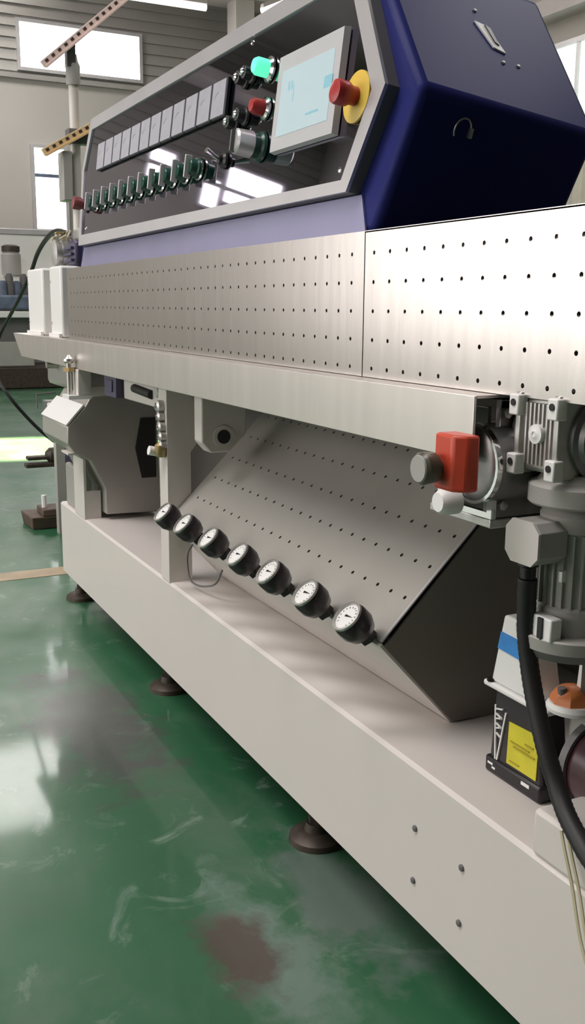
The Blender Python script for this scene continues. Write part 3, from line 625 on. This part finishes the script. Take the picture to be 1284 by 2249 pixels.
obj('box_lid', B().prism(oc(-.957, -.895, .751, .806, .012, .778), oc(-.957, -.895, .751, .806, .012, .782)), mat('pale_grey_lid', (.56, .525, .495), .45), tb, label='pale octagonal lid')
obj('cable_gland', B().lathe((-.930, .795, .752), (0, 0, -1), [(0, .013), (.006, .013), (.008, .010), (.022, .010)], 12), 'black', tb)
obj('lid_screw', B().cyl((-.885, .81, .748), (-.885, .81, .735), .005, 8), 'zinc', tb)
obj('support_bracket', B().box(-1.004, -.88, .90, 1.295, .79, .80), 'motor_d', gm)
# hose
hp = [(-.930, .795, .729), (-.932, .797, .70), (-.932, .80, .655), (-.924, .802, .61), (-.905, .80, .565), (-.880, .797, .52), (-.857, .797, .483), (-.828, .79, .457), (-.785, .78, .437), (-.72, .765, .41), (-.6, .73, .30), (-.5, .7, .16), (-.35, .70, .03)]
hs = spline(hp, 12)
tag(obj('black_hose', B().tube(hs, [.0118 + .0006 * (i % 2) for i in range(len(hs))], 12), 'rubber'), 'thick black hose running down from the motor terminal box', 'hose')
for dx, nm in ((0, 'pale yellow wire nearer the hose at the right edge'), (.012, 'pale yellow wire on the outer side of the hose at the right edge')):
    tag(obj('thin_wire', B().tube(spline([(-.835 + dx, .79, .432), (-.822 + dx, .785, .415), (-.80 + dx, .78, .38), (-.77 + dx, .77, .33), (-.72 + dx, .76, .25), (-.7 + dx, .75, .1), (-.68 + dx, .75, .01)], 6), .0022, 6), 'wire'), nm, 'wire', 'thin wires beside the hose')
tag(obj('thin_cable', B().tube(spline([(-.855, .86, .4325), (-.83, .84, .437), (-.80, .835, .446), (-.76, .84, .45), (-.72, .85, .435)], 6), .0035, 6), 'rubber'), 'thin dark cable curling on the white plinth beside the hose', 'cable')

# ------------------------------------------------------------------ lubrication pump
lp = thing('lubrication_pump', 'white-topped oil pump with dark reservoir and yellow label', 'pump', (-1.05, .95, .3665))
rv = obj('reservoir', B().prism([(-1.112, .895, .3665), (-.990, .895, .3665), (-.990, 0.945, .3665), (-1.112, 0.945, .3665)], [(-1.106, .897, .502), (-1.008, .897, .502), (-1.008, 0.945, .502), (-1.106, 0.945, .502)]), 'gauge', lp, bev=.004)
obj('reservoir_foot', B().box(-1.116, -.990, .891, .945, .3665, .392), 'black', rv, bev=.004)
yl = obj('warning_label', B().prism([(-1.069, .8935, .397), (-1.003, .8935, .397), (-1.003, .895, .465), (-1.069, .895, .462)], [(-1.069, .897, .397), (-1.003, .897, .397), (-1.003, .898, .465), (-1.069, .898, .462)]), 'label', lp, label='yellow warning label')
for (x0, x1, z) in ((-1.062, -1.02, .434), (-1.055, -1.008, .428), (-1.062, -1.04, .403), (-1.03, -1.012, .442)):
    obj('label_line', B().box(x0, x1, .8925, .8945, z, z + .0016), mat('ochre_print', (.36, .29, .02), .6), yl)
sc_ = obj('level_scale', B().prism([(-1.104, .8945, .476), (-1.1015, .8945, .476), (-1.0935, .8925, .392), (-1.096, .8925, .392)], [(-1.104, .898, .476), (-1.1015, .898, .476), (-1.0935, .896, .392), (-1.096, .896, .392)]), 'white', lp, label='white converging level scale')
obj('scale_line', B().prism([(-1.079, .8945, .472), (-1.0765, .8945, .472), (-1.0895, .8925, .392), (-1.092, .8925, .392)], [(-1.079, .898, .472), (-1.0765, .898, .472), (-1.0895, .896, .392), (-1.092, .896, .392)]), 'white', sc_)
for k in range(6):
    z = .470 - k * .0075; s = (-1) ** k
    obj('scale_mark', B().prism([(-1.0995 + .0006 * k, .8935, z), (-1.084 - .0006 * k, .8935, z + .004 * s), (-1.084 - .0006 * k, .8935, z + .004 * s + .002), (-1.0995 + .0006 * k, .8935, z + .002)], [(-1.0995 + .0006 * k, .896, z), (-1.084 - .0006 * k, .896, z + .004 * s), (-1.084 - .0006 * k, .896, z + .004 * s + .002), (-1.0995 + .0006 * k, .896, z + .002)]), 'white', sc_)
obj('foot_text', B().box(-1.108, -1.096, .890, .892, .381, .384).box(-1.098, -1.09, .890, .892, .376, .379).box(-1.03, -1.012, .890, .892, .381, .386), 'white', lp)
obj('flange', B().box(-1.126, -.985, .888, 0.945, .502, .511), 'white', lp, bev=.003)
obj('flange_bolt', B().lathe((-1.113, .892, .511), (0, 0, 1), [(0, .006), (.005, .006)], 6), 'black', lp)
hd = obj('pump_head', B().prism([(-1.114, .893, .511), (-1.016, .893, .511), (-1.016, .945, .511), (-1.114, .945, .511)], [(-1.100, .900, .618), (-1.045, .900, .618), (-1.045, .945, .618), (-1.100, .945, .618)]), 'white', lp, bev=.004)
st = obj('blue_sticker', B().prism([(-1.1045, .8945, .566), (-1.030, .8945, .562), (-1.040, .8970, .590), (-1.1015, .8970, .592)], [(-1.1045, .899, .566), (-1.030, .899, .562), (-1.040, .900, .590), (-1.1015, .900, .592)]), 'bluesticker', lp)

# ------------------------------------------------------------------ spindle motor at the far right
sp = thing('spindle_motor', 'dark maroon spindle motor with an orange cap at the right edge', 'motor', (-.9, .97, .43))
obj('motor_drum', B().lathe((-.955, .955, .437), (1, 0, 0), [(0, .040), (.004, .058), (.02, .062), (.20, .062)], 36), 'maroon', sp)
obj('drum_ring', B().lathe((-.957, .955, .437), (1, 0, 0), [(0, .066), (.012, .066), (.012, .060)], 36, True, False), 'motor_d', sp)
obj('hub', B().prism([(-.984, .925, .44), (-.955, .925, .44), (-.955, 1.02, .44), (-.984, 1.02, .44)], [(-.982, .93, .515), (-.93, .93, .515), (-.93, 1.02, .515), (-.982, 1.02, .515)]), 'motor', sp, bev=.006)
obj('white_collar', B().lathe((-.974, .925, .513), (0, 0, 1), [(0, .034), (.006, .036), (.012, .032)], 28), 'white', sp)
obj('orange_cap', B().lathe((-.976, .925, .522), (0, 0, 1), [(0, .031), (.010, .029), (.020, .022), (.025, .012), (.026, .004)], 8), 'cap', sp)
obj('cap_screw', B().cyl((-.975, .907, .538), (-.975, .905, .548), .006, 10), 'motor_d', sp)
obj('cover_plate', B().prism([(-.975, .93, .535), (-.86, .93, .535), (-.86, .93, .60), (-.97, .93, .60)], [(-.975, .945, .535), (-.86, .945, .535), (-.86, .945, .60), (-.97, .945, .60)]), 'white', sp, bev=.002)
obj('name_plate', B().box(-.962, -.86, .927, .931, .543, .594), 'iron', sp, label='dark plate in a white border')
obj('pedestal', B().box(-.98, -.8, 1.02, 1.10, .367, .62), 'motor', sp, bev=.004)

# ------------------------------------------------------------------ loading stand behind the cabinet
ls = thing('loading_stand', 'upright post with two slanted slotted arms behind the cabinet', 'loading stand', (-5.0, 1.29, 0))
obj('post', B().cyl((-5.0, 1.292, .02), (-5.0, 1.292, 2.16), .024, 16), 'cream', ls)
obj('post_clamp', B().lathe((-5.0, 1.292, 2.10), (0, 0, 1), [(0, .034), (.09, .034), (.11, .025), (.14, .02)], 12), 'motor', ls)
obj('stand_foot', B().box(-5.2, -4.8, 1.19, 1.39, 0, .02), 'motor', ls)
obj('valve_box', B().box(-5.05, -4.95, 1.215, 1.262, 1.56, 1.79), 'motor', ls, bev=.005)
obj('clamp_block', B().box(-5.03, -4.97, 1.25, 1.36, 1.83, 1.90), 'motor_d', ls, bev=.006)
def arm(a, b, m, n, nm='slotted_arm'):
    a, b = V(a), V(b); d = (b - a).normalized(); u = V((0, -d.z, d.y)); xx = V((1, 0, 0)); h = .017
    q = [a - u * h - xx * .012, a + u * h - xx * .012, a + u * h + xx * .012, a - u * h + xx * .012]
    o = obj(nm, B().prism(q, [p + (b - a) for p in q]), m, ls, bev=.002)
    L = (b - a).length; s = None
    for k in range(n):
        c = a + d * (L * (k + .6) / n) + xx * .012 + u * .003
        if s is None:
            e, f = d * .0085, u * .0065
            s = obj('slot', B().prism([-e - f, e - f, e + f, -e + f], [p + xx * .002 for p in (-e - f, e - f, e + f, -e + f)]), 'iron', o, at=c)
        else: again(s, c)
    lipu = u * -h
    obj('arm_lip', B().prism([a + lipu + xx * .012, a + lipu + xx * .03, a + lipu * 1.3 + xx * .03, a + lipu * 1.3 + xx * .012], [b + lipu + xx * .012, b + lipu + xx * .03, b + lipu * 1.3 + xx * .03, b + lipu * 1.3 + xx * .012]), m, o)
arm((-4.96, 1.14, 2.17), (-4.96, 1.70, 2.65), 'arm2', 18)
arm((-4.96, 1.125, 1.775), (-4.96, 1.45, 1.965), 'arm', 10)
obj('arm_pivot', B().cyl((-5.03, 1.275, 2.27), (-4.95, 1.275, 2.27), .022, 12).box(-5.02, -4.97, 1.26, 1.30, 2.18, 2.28), 'motor_d', ls)

# ------------------------------------------------------------------ neighbouring machines far left
nm = thing('far_machine', 'low blue-grey machine in front of the far wall', 'machine', (-13.2, 2.0, 0))
obj('machine_bed', B().box(-13.9, -12.9, .8, 2.75, 1.0, 1.18), 'bluegrey', nm, bev=.03)
obj('bed_rail', B().box(-13.0, -12.85, .8, 2.75, .90, .98), 'white', nm, bev=.01)
obj('machine_base', B().box(-13.8, -13.0, .8, 2.72, .60, .90), 'motor_d', nm)
obj('lower_cabinet', B().box(-13.75, -12.95, .8, 2.72, .28, .60), 'motor', nm, bev=.02)
obj('skid', B().box(-13.85, -12.9, .8, 3.1, 0.0, .28), 'iron', nm, bev=.02)
for k in range(4): obj('bed_fitting', B().lathe((-13.0 - .05 * k, 2.36 + k * .10, 1.18), (0, 0, 1), [(0, .06), (.14 + .08 * (k % 2), .05), (.18 + .09 * (k % 2), .03)], 12), 'motor_d' if k % 2 else 'bluegrey', nm)
fm = thing('far_pump', 'grey upright motor on a white far cabinet under the lower window', 'motor', (-13.6, 2.9, 1.45))
ob = obj('motor_can', B().lathe((-13.9, 2.66, 1.42), (0, 0, 1), [(0, .10), (.05, .13), (.30, .13), (.34, .10)], 18), 'motor', fm)
obj('motor_cap', B().lathe((-13.9, 2.66, 1.76), (0, 0, 1), [(0, .12), (.07, .12), (.09, .08)], 18), 'iron', fm)
obj('motor_skirt', B().lathe((-13.9, 2.70, 1.302), (0, 0, 1), [(0, .26), (.06, .25), (.13, .14)], 18), 'motor', fm)
fc = thing('far_cabinet', 'long white cabinet with a grey top rail before the far wall', 'cabinet', (-14.8, 2.6, 0))
obj('cabinet_body', B().box(-15.2, -14.3, .8, 3.35, 0, 2.02), 'white', fc, bev=.02)
obj('top_rail', B().box(-15.25, -14.25, .8, 3.42, 2.02, 2.09), 'trim', fc, bev=.01)
obj('cabinet_shelf', B().box(-14.3, -13.5, 2.2, 3.4, 1.20, 1.30), 'white', fc)
obj('shelf_stand', B().box(-14.25, -13.95, 2.75, 3.3, 0, 1.20), 'motor', fc)
